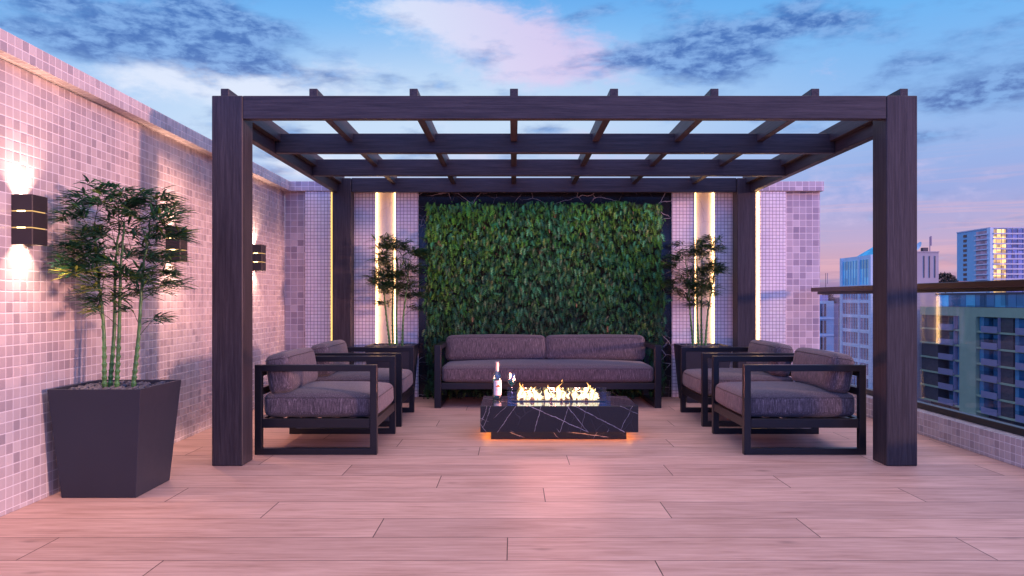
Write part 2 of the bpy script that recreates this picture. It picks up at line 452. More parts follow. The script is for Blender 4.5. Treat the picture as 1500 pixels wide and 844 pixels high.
def ring(bm, x0, x1, z0, z1, t, y0, y1, bev=.003, tb=None):
    """closed rectangular loop frame in the xz plane"""
    tb = tb or t
    o = [(x0, z0), (x1, z0), (x1, z1), (x0, z1)]; i = [(x0 + t, z0 + tb), (x1 - t, z0 + tb), (x1 - t, z1 - tb), (x0 + t, z1 - tb)]
    vo = [[bm.verts.new((p[0], y, p[1])) for p in o] for y in (y0, y1)]
    vi = [[bm.verts.new((p[0], y, p[1])) for p in i] for y in (y0, y1)]
    fs = []
    for k in range(4):
        j = (k + 1) % 4
        fs.append(bm.faces.new((vo[0][k], vo[0][j], vi[0][j], vi[0][k])))
        fs.append(bm.faces.new((vo[1][j], vo[1][k], vi[1][k], vi[1][j])))
        fs.append(bm.faces.new((vo[0][j], vo[0][k], vo[1][k], vo[1][j])))
        fs.append(bm.faces.new((vi[0][k], vi[0][j], vi[1][j], vi[1][k])))
    ed = [e for e in {e for f in fs for e in f.edges} if len(e.link_faces) == 2 and e.link_faces[0].normal.dot(e.link_faces[1].normal) < .9]
    bm.normal_update()
    ed = [e for e in {e for f in fs for e in f.edges} if abs(e.link_faces[0].normal.dot(e.link_faces[1].normal)) < .5]
    if bev: bmesh.ops.bevel(bm, geom=ed, offset=bev, segments=2, affect='EDGES', profile=.5)

def cushion(name, hx, hy, hz, r, crown, m, parent, loc, roty=0., seed=0, side=.012):
    """soft rounded block, half sizes hx hy hz, with crowned faces and sewn piping"""
    def ts(h):
        inner = h - r; L = [-1 + (r / h) * (1 - math.cos(a * math.pi / 8)) for a in range(4)]
        k = max(6, int(inner * 2 / .035))
        L += [(-inner + 2 * inner * i / k) / h for i in range(k + 1)]
        L += [-x for x in reversed(L[:4])]
        return L
    T = (ts(hx), ts(hy), ts(hz)); H = (hx, hy, hz)
    idx = {}; V = []; Fc = []
    def pt(i, j, k):
        key = (i, j, k)
        if key in idx: return idx[key]
        p = Vector((T[0][i] * hx, T[1][j] * hy, T[2][k] * hz))
        c = Vector([max(-(H[a] - r), min(H[a] - r, p[a])) for a in range(3)])
        d = p - c
        if d.length > 1e-9: p = c + d.normalized() * r
        ux, uy, uz = p.x / hx, p.y / hy, p.z / hz
        f = lambda t: max(0, 1 - abs(t) ** 3)
        q = p.copy()
        q.z += crown * f(ux) * f(uy) * (1 if uz > 0 else -.35) * abs(uz)
        q.x += side * f(uy) * f(uz) * ux
        q.y += side * f(ux) * f(uz) * uy
        nz = noise.noise(Vector((p.x * 5 + seed, p.y * 5, p.z * 5))) * .006 + noise.noise(Vector((p.x * 14 + seed, p.y * 14, p.z * 9))) * .0022
        q += (p - c * .4).normalized() * nz
        # the corners pull in slightly
        k3 = abs(ux * uy) ** 6
        q.z -= q.z * .10 * k3
        idx[key] = len(V); V.append(q); return idx[key]
    nx, ny, nz_ = len(T[0]) - 1, len(T[1]) - 1, len(T[2]) - 1
    for i in range(nx):
        for j in range(ny):
            Fc.append((pt(i, j, nz_), pt(i + 1, j, nz_), pt(i + 1, j + 1, nz_), pt(i, j + 1, nz_)))
            Fc.append((pt(i, j, 0), pt(i, j + 1, 0), pt(i + 1, j + 1, 0), pt(i + 1, j, 0)))
    for i in range(nx):
        for k in range(nz_):
            Fc.append((pt(i, 0, k), pt(i + 1, 0, k), pt(i + 1, 0, k + 1), pt(i, 0, k + 1)))
            Fc.append((pt(i, ny, k), pt(i, ny, k + 1), pt(i + 1, ny, k + 1), pt(i + 1, ny, k)))
    for j in range(ny):
        for k in range(nz_):
            Fc.append((pt(0, j, k), pt(0, j, k + 1), pt(0, j + 1, k + 1), pt(0, j + 1, k)))
            Fc.append((pt(nx, j, k), pt(nx, j + 1, k), pt(nx, j + 1, k + 1), pt(nx, j, k + 1)))
    o = pobj(name, V, Fc, m, parent, True, loc)
    o.rotation_euler = (0, roty, 0)
    # piping: a loop following the upper edge on the skin
    lvl = nz_ - 3
    loop = [V[pt(i, 0, lvl)] for i in range(3, nx - 2)] + [V[pt(nx, j, lvl)] for j in range(3, ny - 2)] + \
           [V[pt(i, ny, lvl)] for i in range(nx - 3, 2, -1)] + [V[pt(0, j, lvl)] for j in range(ny - 3, 2, -1)]
    tv, tf = tube(loop, .0028, 6, True)
    pobj('piping', tv, tf, M['piping'], o, True)
    return o

# ------------------------------------------------------------------ setting
boxobj('deck_floor', (-2.56, 3.42, -5., 8.5, -.12, 0.), M['deck'])['kind'] = 'structure'
g = boxobj('ground', (-2500, 3000, -1500, 4000, -26.2, -26.), M['city_ground']); tag(g, kind='structure')
hv, hf = [], []
N = 140
for i in range(N + 1):
    x = -800 + i * 2600 / N
    h = 4 + 10 * abs(noise.noise(Vector((x * .004, 2, 0)))) + 3.5 * noise.noise(Vector((x * .02, 5, 0)))
    for d, zz in ((0, -26), (25, h * .8), (60, h), (400, -26)): hv.append((x, 1150 + d - x * .05, zz))
for i in range(N):
    for k in range(3): hf.append((i * 4 + k, i * 4 + k + 1, i * 4 + k + 5, i * 4 + k + 4))
tag(pobj('hills', hv, hf, M['hill']), kind='structure')

tb = boxobj('terrace_building', (-2.74, 3.415, -5.2, 8.56, -25.98, -.125), M['concrete'])
tag(tb, 'concrete building that carries the roof terrace with the wooden deck', 'building')

# left tiled wall
lw = empty('tiled_wall', (-2.6, 2, 0)); tag(lw, 'long mauve mosaic tiled wall with three black wall lamps along the left side', 'wall')
def wpart(name, dims, m, parent, bev=0.):
    lo = parent.location
    d = (dims[0] - lo[0], dims[1] - lo[0], dims[2] - lo[1], dims[3] - lo[1], dims[4] - lo[2], dims[5] - lo[2])
    return boxobj(name, d, m, parent, bev)
wpart('wall_body', (-2.73, -2.505, -5., 8.252, 0.001, 2.24), M['tile'], lw)
wpart('coping', (-2.75, -2.424, -5., 8.17, 2.242, 2.346), M['tile'], lw, .002)
# back wall
bw = empty('back_wall', (.35, 8.35, 0)); tag(bw, 'back wall of mosaic tiles with lit marble niches and a black veined centre panel', 'wall')
wpart('wall_body', (-2.503, 3.36, 8.254, 8.50, .001, 2.24), M['tile_large'], bw)
wpart('coping', (-2.75, 3.372, 8.172, 8.53, 2.2425, 2.346), M['tile_large'], bw, .002)
PF = 8.19
for a, b in ((-2.264, -1.99), (-1.76, -1.50), (-1.284, -1.034), (1.724, 1.975), (2.19, 2.45), (2.684, 2.962)):
    o = wpart('tile_panel', (a, b, PF, 8.2525, .001, 2.238), M['tile_pale'], bw, .0015)
    o['label'] = 'small pale tile panel with dark grout'
wpart('black_marble_panel', (-1.032, 1.722, 8.2, 8.2525, .001, 2.238), M['black_marble'], bw)
for a, b in ((-1.988, -1.762), (-1.498, -1.286), (1.977, 2.188), (2.452, 2.682)):
    nch = wpart('marble_niche', (a, b, 8.246, 8.2527, .001, 2.238), M['white_marble'], bw)
    for sx in (a + .008, b - .008):
        bm = bmesh.new(); lo = bw.location
        if a < -1.9 and sx < -1.9: sx -= .0062
        box(bm, sx - .006 - lo[0], sx + .006 - lo[0], 8.222 - lo[1], 8.238 - lo[1], .02, 2.236)
        bobj('led_strip', bm, M['led_yellow'] if (a < -1.9 and sx < -1.9) else M['led'], nch)

# right balustrade: tiled kerb + glass + handrail
kb = boxobj('tiled_kerb', (3.2, 3.412, -5., 8.252, .001, .18), M['tile'], None, .002)
tag(kb, 'low mosaic tiled kerb under the glass balustrade on the right', 'kerb wall')
bl = empty('glass_balustrade', (3.31, 4, .18)); tag(bl, 'frameless glass balustrade with brown metal handrail on the right kerb', 'balustrade')
wpart('bottom_channel', (3.285, 3.345, -5., 8.19, .1805, .228), M['channel'], bl, .002)
wpart('handrail', (3.2, 3.40, -5., 8.10, 1.145, 1.19), M['rail'], bl, .004)
wpart('handrail_channel', (3.27, 3.36, -5., 8.10, 1.118, 1.1445), M['channel'], bl, .001)
for y0, y1 in ((6.56, 8.09), (3.3, 6.55), (.05, 3.29), (-3.2, .04)):
    wpart('glass_pane', (3.309, 3.319, y0, y1, .2285, 1.1175), M['pane'], bl)

# ------------------------------------------------------------------ pergola
pg = empty('pergola', (.326, 6.4, 0)); tag(pg, 'dark stained timber pergola with four square posts over the seating', 'pergola')
pl, pr = (-1.923, -1.727), (2.38, 2.576)
for xx in (pl, pr):
    for yy in ((4.8, 4.99), (8.0, 8.178)):
        wpart('post', (xx[0], xx[1], yy[0], yy[1], .001, 2.363 if yy[0] < 5 else 2.355), M['wood_z'], pg, .004)
wpart('beam', (-1.725, 2.378, 4.801, 4.86, 2.215, 2.3625), M['wood_x'], pg, .003)
wpart('beam', (-1.862, 2.515, 5.885, 5.945, 2.209, 2.361), M['wood_x'], pg, .003)
wpart('beam', (-1.862, 2.515, 6.965, 7.025, 2.209, 2.361), M['wood_x'], pg, .003)
wpart('beam', (-1.726, 2.379, 8.03, 8.09, 2.209, 2.361), M['wood_x'], pg, .003)
for xx in ((-1.922, -1.864), (2.517, 2.575)):
    wpart('side_beam', (xx[0], xx[1], 4.992, 7.998, 2.205, 2.362), M['wood_y'], pg, .003)
for xc in (-1.845, -1.279, -.638, .004, .644, 1.286, 1.930, 2.497):
    wpart('rafter', (xc - .026, xc + .026, 4.812, 8.12, 2.299, 2.411), M['wood_y'], pg, .0025)

# ------------------------------------------------------------------ seating
def seat_unit(name, width, depth, backs, bar, seed):
    """faces +x; origin on the floor in its middle"""
    t = empty(name); hw, hd = width / 2, depth / 2
    for s in (-1, 1):
        bm = bmesh.new(); y0, y1 = sorted((s * hw, s * (hw - bar)))
        ring(bm, -hd, hd, 0., .615, bar, y0, y1, .003, .044)
        bobj('side_frame', bm, M['frame'], t)
    bm = bmesh.new(); iw = hw - bar - .0005
    for s in (-1, 1):
        y0, y1 = sorted((s * (hw - .004), s * (hw - bar + .004)))
        box(bm, -hd + bar + .0005, hd - bar - .0005, y0, y1, .184, .246, .002)
    box(bm, hd - .05, hd - .004, -iw, iw, .184, .246, .002)
    box(bm, -hd + .004, -hd + .05, -iw, iw, .184, .246, .002)
    bobj('seat_rail', bm, M['frame'], t)
    bm = bmesh.new(); n = max(4, int((depth - .1) / .11))
    for i in range(n):
        xa = -hd + .055 + (depth - .11) * i / n
        box(bm, xa + .012, xa + .085, -iw, iw, .222, .238, .001)
    bobj('seat_slats', bm, M['frame'], t)
    for z in (.40, .53):
        boxobj('back_rail', (-hd + .006, -hd + .03, -iw, iw, z, z + .05), M['frame'], t, .002)
    cw = iw - .004
    cushion('seat_cushion', depth / 2 - .025, cw, .082, .042, .028, M['fabric'], t, (.018, 0, .329), 0, seed)
    k = 1.0 / backs
    for i in range(backs):
        w = cw * 2 / backs
        yc = -cw + w * (i + .5)
        cushion('back_cushion', .082, w / 2 - .006, .135, .045, .012, M['fabric'], t, (-hd + .142, yc, .545), R(-9), seed + 3 + i, side=.02)
    return t
ch = seat_unit('armchair', .845, .836, 1, .047, 1.)
chairs = [(-1.352, 5.57, 0, 'charcoal cushioned armchair with black metal frame beside the front left pergola post'),
          (-1.352, 6.705, 0, 'dark armchair behind the front left armchair, before the back left bamboo planter'),
          (1.996, 5.57, math.pi, 'charcoal cushioned armchair with black metal frame beside the front right pergola post'),
          (1.996, 6.705, math.pi, 'dark armchair behind the front right armchair, before the back right bamboo planter')]
for i, (x, y, rz, lb) in enumerate(chairs):
    o = ch if i == 0 else copy_tree(ch)
    o.location = (x, y, 0); o.rotation_euler = (0, 0, rz)
    tag(o, lb, 'armchair', 'four matching armchairs facing across the fire table')
sf = seat_unit('sofa', 2.223, .76, 2, .066, 9.)
sf.location = (.338, 7.364 + .38, 0); sf.rotation_euler = (0, 0, -math.pi / 2)
tag(sf, 'long grey-purple woven sofa with two back cushions before the green wall', 'sofa')

# ------------------------------------------------------------------ fire table
ft = empty('fire_table', (.345, 5.945, 0)); tag(ft, 'low black veined marble fire table with three rows of burning flames', 'fire table')
bm = bmesh.new(); box(bm, -.593, .593, -.295, .295, .066, .263, .002); bobj('tabletop_block', bm, M['table_marble'], ft)
bm = bmesh.new(); box(bm, -.515, .515, -.222, .222, .001, .0655, .001); base = bobj('base', bm, M['table_marble'], ft)
bm = bmesh.new()
for d in ((-.55, .55, -.255, -.245), (-.55, .55, .245, .255), (-.555, -.545, -.24, .24), (.545, .555, -.24, .24)):
    box(bm, *d, .0615, .0655)
bobj('led_strip', bm, M['table_led'], base)
bn = boxobj('burner_tray', (-.36, .38, -.06, .06, .2635, .270), M['frame'], ft, .001)
for ya, yb in ((-.143, -.137), (.122, .128)):
    boxobj('glass_guard', (-.392, .405, ya, yb, .2635, .354), M['guard'], ft, .001)
rnd = random.Random(11)
def tongue(cx, cy, z0, h, r, lean, wob):
    n, L = 10, 12; V, Fc = [], []
    for i in range(L + 1):
        t = i / L
        rr = r * (math.sin(math.pi * (t * .80 + .17)) ** .9) * (1 - t ** 2.4) + .0005
        ox = lean * t * t + math.sin(t * 8 + wob) * r * .8 * t; oy = math.cos(t * 5 + wob * 2) * r * .4 * t
        for k in range(n):
            a = 2 * math.pi * k / n
            q = rr * (1 + .22 * math.sin(a * 2 + wob + t * 5))
            V.append((cx + ox + math.cos(a) * q, cy + oy + math.sin(a) * q, z0 + h * t))
    for i in range(L):
        for k in range(n): Fc.append((i * n + k, i * n + (k + 1) % n, (i + 1) * n + (k + 1) % n, (i + 1) * n + k))
    return V, Fc
clus = [((-.318, -.128), [(.12, .115, .022), (.30, .07, -.005), (.55, .085, .006), (.8, .09, -.012), (.95, .06, 0)]),
        ((-.098, .092), [(.10, .085, .006), (.32, .06, 0), (.58, .118, .016), (.78, .07, 0), (.95, .062, .008)]),
        ((.126, .312), [(.08, .08, -.01), (.32, .06, 0), (.52, .118, .024), (.8, .095, -.008), (.95, .06, .004)])]
for (xa, xb), fl in clus:
    V, Fc = [], []
    def add(tv, tf):
        b = len(V); V.extend(tv); Fc.extend(tuple(i + b for i in f) for f in tf)
    for (u, h, ln) in fl:
        cx = xa + (xb - xa) * u
        h *= 1.18
        add(*tongue(cx, rnd.uniform(-.012, .012), 0., h, .019 + h * .06, ln, rnd.uniform(0, 6)))
        for _ in range(3):
            add(*tongue(cx + rnd.uniform(-.024, .024), rnd.uniform(-.03, .03), rnd.uniform(0, .01), h * rnd.uniform(.35, .85), rnd.uniform(.008, .015), rnd.uniform(-.02, .02), rnd.uniform(0, 6)))
        if rnd.random() < .7: add(*tongue(cx + ln * 1.3 + rnd.uniform(-.008, .008), rnd.uniform(-.02, .02), h * rnd.uniform(.8, 1.05), .018, .0035, rnd.uniform(-.006, .006), rnd.uniform(0, 6)))
    for k in range(7):
        add(*tongue(rnd.uniform(xa, xb), rnd.uniform(-.03, .03), 0., rnd.uniform(.022, .05), .015, rnd.uniform(-.01, .01), rnd.uniform(0, 6)))
    pobj('flame', V, Fc, M['flame'], ft, True, (0, 0, .272))
    for k in range(9):
        bm = bmesh.new(); r = rnd.uniform(.010, .016)
        mt = Matrix.Translation((rnd.uniform(xa, xb), rnd.uniform(-.045, .045), .272 + r * .5)) @ Matrix.Rotation(rnd.uniform(0, 6), 4, Vector((rnd.random(), rnd.random(), rnd.random() + .1)).normalized()) @ Matrix.Diagonal((1.4, 1, .8, 1))
        bmesh.ops.create_icosphere(bm, subdivisions=2, radius=r, matrix=mt)
        bobj('ember', bm, M['ember'], ft, True)

# bottle
bt = empty('wine_bottle', (-.132, 6.06, .2635)); tag(bt, 'clear wine bottle with white label and cream foil neck on the fire table', 'bottle')
prof = [(.0, .004), (.030, .002), (.036, .006), (.0365, .02), (.0365, .165), (.0355, .182), (.029, .200), (.019, .215), (.0148, .228), (.0142, .25), (.0142, .262)]
v, f = lathe(prof, 40); pobj('glass_body', v, f, M['bottle'], bt, True)
v, f = lathe([(0, .0235), (.031, .008), (.0335, .02), (.0335, .150), (.0, .1505)][1:], 40); pobj('wine', v, f, M['wine'], bt, True)
v, f = lathe([(.0150, .222), (.0152, .285), (.0160, .286), (.0160, .295), (.014, .298), (0.0001, .298)], 32); pobj('neck_foil', v, f, M['foil'], bt, True)
def arcpatch(r, a0, a1, z0, z1, n=20, m=2):
    V, Fc = [], []
    for j in range(m + 1):
        for i in range(n + 1):
            a = a0 + (a1 - a0) * i / n; V.append((r * math.sin(a), -r * math.cos(a), z0 + (z1 - z0) * j / m))
    for j in range(m):
        for i in range(n): k = j * (n + 1) + i; Fc.append((k, k + 1, k + n + 2, k + n + 1))
    return V, Fc
v, f = arcpatch(.0372, R(-42), R(78), .032, .150); lbl = pobj('label', v, f, M['paper'], bt, True)
# print: a low mound-shaped picture, a seal and lines of small type
V, Fc = [], []
N_ = 24
for i in range(N_ + 1):
    t = i / N_; a = R(-18) + R(76) * t
    top = .100 + .011 * math.sin(math.pi * t) ** .7 + (.006 if .3 < t < .75 else 0)
    for z in (.097 + .004 * (1 - math.sin(math.pi * t)), max(top, .1015)): V.append((.0376 * math.sin(a), -.0376 * math.cos(a), z))
for i in range(N_): Fc.append((i * 2, i * 2 + 2, i * 2 + 3, i * 2 + 1))
pobj('label_picture', V, Fc, M['ink_brown'], lbl)
V, Fc = [], []
for (a0, a1, z) in ((-20, 48, .136), (-20, 40, .131), (-10, 30, .125), (-16, 30, .083), (-16, 36, .078), (-16, 26, .073), (-16, 32, .068)):
    a = a0
    while a < a1:
        w = rnd.uniform(3, 8); tv, tf = arcpatch(.0376, R(a), R(min(a + w, a1)), z, z + .0022, 3, 1)
        b = len(V); V += tv; Fc += [tuple(i + b for i in q) for q in tf]; a += w + 2
pobj('label_text', V, Fc, M['ink_grey'], lbl); V, Fc = [], []
for k in range(18):
    a0 = 2 * math.pi * k / 18; a1 = 2 * math.pi * (k + 1) / 18
    b = len(V)
    for (r_, aa) in ((.0062, a0), (.0078, a0), (.0078, a1), (.0062, a1)):
        th = R(50) + r_ * math.cos(aa) / .0376; V.append((.0376 * math.sin(th), -.0376 * math.cos(th), .048 + r_ * math.sin(aa)))
    Fc.append((b, b + 1, b + 2, b + 3))
pobj('label_seal', V, Fc, M['ink_grey'], lbl)
# wine glass
wg = empty('wine_glass', (-.012, 6.14, .2635)); tag(wg, 'stemmed wine glass with a little wine beside the bottle', 'wine glass')
prof = [(.001, .003), (.030, .001), (.031, .002), (.012, .006), (.004, .014), (.0035, .09), (.006, .098), (.022, .108), (.034, .125), (.0395, .146), (.0375, .170), (.0335, .196)]
v, f = lathe(prof, 40); pobj('glass_bowl', v, f, M['wineglass'], wg, True)
v, f = lathe([(.001, .101), (.020, .109), (.032, .126), (.0365, .139), (.001, .1395)], 36); pobj('wine', v, f, M['wine'], wg, True)

# ------------------------------------------------------------------ planters and bamboo
def planter(x, y, lb, seed):
    t = empty('planter', (x, y, 0)); tag(t, lb, 'planter', 'square tapered bamboo planters')
    b, a, H, w = .199, .247, .587, .014
    bm = bmesh.new()
    def lv(h, z): return [bm.verts.new(p) for p in ((-h, -h, z), (h, -h, z), (h, h, z), (-h, h, z))]
    L = [lv(b, .001), lv(a, H), lv(a - w, H), lv(a - w - .012, H - .045)]
    for p, q in zip(L, L[1:]):
        for k in range(4): bm.faces.new((p[k], p[(k + 1) % 4], q[(k + 1) % 4], q[k]))
    bm.faces.new(L[0][::-1])
    bm.normal_update()
    bmesh.ops.bevel(bm, geom=[e for e in bm.edges if len(e.link_faces) == 2 and e.link_faces[0].normal.dot(e.link_faces[1].normal) < .8], offset=.0025, segments=2, affect='EDGES', profile=.5)
    bobj('pot', bm, M['planter'], t)
    boxobj('soil', (-a + .026, a - .026, -a + .026, a - .026, H - .06, H - .036), M['soil'], t)
    r = random.Random(seed); bm = bmesh.new()
    lim = a - .035
    for k in range(330):
        s = r.uniform(.011, .021)
        mt = Matrix.Translation((r.uniform(-lim, lim), r.uniform(-lim, lim), H - .033 + r.uniform(0, .022))) @ Matrix.Rotation(r.uniform(0, 6.3), 4, 'Z') @ Matrix.Rotation(r.uniform(-.6, .6), 4, 'X') @ Matrix.Diagonal((r.uniform(1, 1.6), r.uniform(.7, 1), r.uniform(.5, .8), 1))
        bmesh.ops.create_icosphere(bm, subdivisions=1, radius=s, matrix=mt)
    o = bobj('pebbles', bm, M['pebble'], None, True, (x, y, 0)); tag(o, 'grey pebbles filling the ' + lb.split(' of')[0], 'pebbles', kind='stuff')
    return t

def leaf(V, Fc, C, p, d, up, L, w, col):
    """narrow pointed blade, folded, drooping"""
    d = d.normalized(); s = d.cross(up); s = s.normalized() if s.length > 1e-4 else Vector((1, 0, 0)); nrm = s.cross(d)
    b = len(V)
    pts = [(0, 0, 0), (.28, .8, .05), (.55, 1, .02), (.8, .6, -.06), (1, 0, -.18)]
    for t, ww, dz in pts:
        c = p + d * L * t + Vector((0, 0, -1)) * L * .14 * t * t
        if ww == 0: V.append(c); C.append(col)
        else:
            V.append(c + s * w * ww + nrm * w * .35); V.append(c); V.append(c - s * w * ww + nrm * w * .35); C.extend([col] * 3)
    Fc += [(b, b + 1, b + 2), (b, b + 2, b + 3), (b + 1, b + 4, b + 5, b + 2), (b + 2, b + 5, b + 6, b + 3), (b + 4, b + 7, b + 8, b + 5), (b + 5, b + 8, b + 9, b + 6), (b + 7, b + 10, b + 8), (b + 8, b + 10, b + 9)]

def bamboo(x, y, rz, seed, lb, stems, sprays, xmin=None, bright=1., dens=1.6):
    t = empty('bamboo_plant', (x, y, .555), rz); tag(t, lb, 'bamboo plant', 'potted bamboo plants')
    r = random.Random(seed); paths = []
    for (x0, y0, x1, y1, h) in stems:
        pts, rad = [], []; z = 0.; i = 0; seg = .035
        while z < h:
            u = z / h
            c = Vector((x0 + (x1 - x0) * u ** 1.3, y0 + (y1 - y0) * u ** 1.3, z)) + Vector((math.sin(z * 9 + seed) * .004, math.cos(z * 8 + x0 * 50) * .004, 0))
            R0 = .0125 * (1 - .62 * u)
            fat = 1.22 if z < .28 else 1.08
            pts += [c, c + Vector((0, 0, .004)), c + Vector((0, 0, .009))]; rad += [R0 * fat, R0 * fat * 1.04, R0 * .93]
            pts += [c + Vector((0, 0, seg * .55))]; rad += [R0 * .90]
            z += seg; seg = min(.10, seg * 1.12) if z > .1 else seg
        tv, tf = tube(pts, rad, 10); pobj('stem', tv, tf, M['stem'], t, True)
        paths.append((pts, h))
    V, Fc, C = [], [], []; TV, TF = [], []
    def twig(a, b_):
        mid = (a + b_) / 2 + Vector((r.uniform(-.02, .02), r.uniform(-.02, .02), r.uniform(.0, .03)))
        tv, tf = tube([a, mid, b_], [.0022, .0016, .001], 4); k = len(TV); TV.extend(tv); TF.extend(tuple(i + k for i in q) for q in tf)
    inv = Matrix.Rotation(-rz, 3, 'Z')
    for (sx, sy, sz, rx, rzz, n, hue) in sprays:
        sc = Vector((sx, sy, sz))
        best = min((p for pts, h in paths for p in pts), key=lambda p: (Vector((p.x, p.y, p.z + .10)) - sc).length)
        twig(best, sc)
        out = Vector((sx - best.x, sy - best.y, 0)); out = out.normalized() if out.length > .01 else Vector((r.uniform(-1, 1), r.uniform(-1, 1), 0)).normalized()
        for k in range(int(n * dens)):
            c = sc + Vector((r.gauss(0, rx * .62), r.gauss(0, rx * .5), r.gauss(0, rzz * .6)))
            if r.random() < .7: twig(sc + (c - sc) * .1, c)
            ob = (c - Vector((best.x, best.y, c.z))); ob.z = 0
            ob = (ob.normalized() * .8 + out * .5) if ob.length > .01 else out
            for q in range(r.randint(7, 11)):
                a = r.gauss(0, .85)
                d = Matrix.Rotation(a, 3, 'Z') @ ob; d.z = r.uniform(-.2, .65)
                L = r.uniform(.075, .14); g = r.random()
                base = (.016, .075, .045) if g < .6 else ((.03, .13, .055) if g < .85 else (.10, .17, .03))
                if hue and r.random() < .45: base = (.30, .33, .05)
                kk = r.uniform(.7, 1.35) * bright; col = tuple(v_ * kk for v_ in base)
                leaf(V, Fc, C, c + Vector((r.gauss(0, .006), r.gauss(0, .006), r.gauss(0, .008))), d, Vector((0, 0, 1)), L, r.uniform(.0052, .0085), col)
    if xmin is not None:
        V = [Vector((max(v_[0], xmin + .0005 * (i % 7)), v_[1], v_[2])) for i, v_ in enumerate(V)]
    pobj('foliage', V, Fc, M['leaf'], t, False, None, C)
    pobj('twigs', TV, TF, M['twig'], t)
    return t
# sprays measured on the front plant (photo px -> metres from the planter centre)
def sp(px, py, r_, v_, n, hue=0, dy=0.):
    if px < 140: dy -= .20 * (140 - px) / 52 + .03; px += 14
    p = W(px, py, 4.2 + dy)
    return (p.x + 2.219, dy, p.z - .555, r_, v_, n, hue)
S1 = [sp(128, 275, .05, .02, 4), sp(172, 278, .04, .02, 3, 0, .05), sp(195, 292, .05, .03, 4), sp(235, 288, .04, .02, 3), sp(88, 320, .05, .02, 3), sp(90, 362, .05, .02, 4), sp(92, 386, .05, .02, 4), sp(118, 292, .085, .05, 9, 0, -.05), sp(100, 310, .07, .03, 5, 0, .0), sp(150, 300, .07, .05, 7), sp(180, 300, .07, .06, 8, 0, .05), sp(200, 320, .09, .06, 9), sp(225, 300, .07, .045, 8, 0, .05), sp(240, 320, .07, .04, 8, 0, -.03),
      sp(160, 335, .10, .06, 10, 0, .05), sp(120, 345, .07, .05, 7), sp(220, 345, .08, .05, 9), sp(250, 345, .05, .03, 5, 0, .05),
      sp(112, 372, .08, .04, 8), sp(150, 375, .09, .06, 10, 0, -.06), sp(190, 370, .10, .06, 11, 0, .08), sp(225, 378, .08, .05, 8), 
      sp(105, 392, .06, .025, 6, 0, -.05), sp(95, 403, .05, .02, 3, 1, -.1), sp(130, 405, .08, .035, 7), sp(175, 405, .10, .05, 10), sp(210, 405, .08, .04, 8), sp(240, 400, .05, .03, 4, 0, .04),
      sp(120, 422, .05, .02, 3, 1, -.1), sp(160, 432, .08, .035, 6), sp(205, 428, .08, .03, 7, 0, .05), sp(240, 420, .05, .025, 5), sp(140, 446, .045, .02, 4), sp(125, 455, .035, .015, 2, 1, -.06), sp(222, 468, .04, .02, 3), sp(188, 452, .05, .02, 3)]
ST1 = [(-.065, -.01, -.14, .0, .98), (-.05, .02, -.02, .06, .98), (0., -.01, .05, -.03, .96), (.09, 0., .17, .02, .93)]
planter(-2.219, 4.227, 'anthracite square planter of the large front left bamboo', 3)
bamboo(-2.219, 4.227, 0, 5, 'tall green bamboo in the front left planter beside the tiled wall', ST1, S1, -.275, 1.35)
planter(-1.272, 7.93, 'anthracite square planter of the back left bamboo', 4)
planter(1.985, 7.93, 'anthracite square planter of the back right bamboo', 5)
def jig(L, seed, zs=0.):
    q = random.Random(seed)
    return [(a + q.uniform(-.03, .03), b * .6 + q.uniform(-.05, .03), c + q.uniform(-.025, .03) + zs, d * 1.05, e, f_, 0) for a, b, c, d, e, f_, g_ in L]
STb = [(-.03, 0, -.15, -.03, .95), (.0, .03, -.0, .0, .98), (.045, -.01, .06, -.02, .95), (.1, 0., .18, -.03, .9)]
bamboo(-1.272, 7.92, 0, 21, 'dark bamboo in the back left planter before the lit niche', STb, jig(S1[::2] + S1[1::6], 1), None, .9, 2.1)
bamboo(1.985, 7.92, 0, 33, 'dark bamboo in the back right planter before the lit niche', [(-a, b, -c, d, e) for a, b, c, d, e in STb], [(-a, b, c, d, e, f_, g_) for a, b, c, d, e, f_, g_ in jig(S1[1::2] + S1[::5], 2)], None, .9, 2.1)

# ------------------------------------------------------------------ living wall
lv_ = empty('living_wall', (.335, 8.17, .03)); tag(lv_, 'large vertical garden of dense hanging green ferns behind the sofa', 'green wall')
x0, x1, z0, z1 = -.955, 1.63, .05, 2.13
ox, oy, oz = lv_.location
boxobj('backing_board', (x0 + .03 - ox, x1 - .03 - ox, 8.165 - oy, 8.1985 - oy, z0 + .02 - oz, z1 - .03 - oz), simple('dark_felt', (.006, .010, .006), .95), lv_)
V, Fc, C = [], [], []
r = random.Random(77)
def frond(p, d, L, w, col, tip):
    d = d.normalized(); s = d.cross(Vector((0, -1, 0))); s.normalize()
    s = Matrix.Rotation(r.uniform(-.5, .5), 3, d) @ s
    nr = s.cross(d); b = len(V); n = 5
    V.append(p); C.append(col)
    for i in range(n):
        t = (i + .25) / n; ww = w * math.sin(math.pi * min(1, (t * .8 + .18))) ** .7
        c = p + d * L * t + nr * (-.18 * L * t * t)
        k = [col[j] * (1 - t) + tip[j] * t for j in range(3)]
        V.append(c); V.append(c + s * ww + d * L * .05 + nr * ww * .2); V.append(c - s * ww + d * L * .05 + nr * ww * .2); V.append(c + d * L * .09)
        C.extend([k, [q * .9 for q in k], [q * .9 for q in k], k])
        o = b + 1 + i * 4
        Fc.append((o, o + 1, o + 3)); Fc.append((o, o + 3, o + 2))
        if i < n - 1: Fc.append((o + 3, o + 5, o + 4)); 
    V.append(p + d * L + nr * (-.2 * L)); C.append(tip); o = b + 1 + (n - 1) * 4; Fc.append((o + 3, len(V) - 1, o + 1))
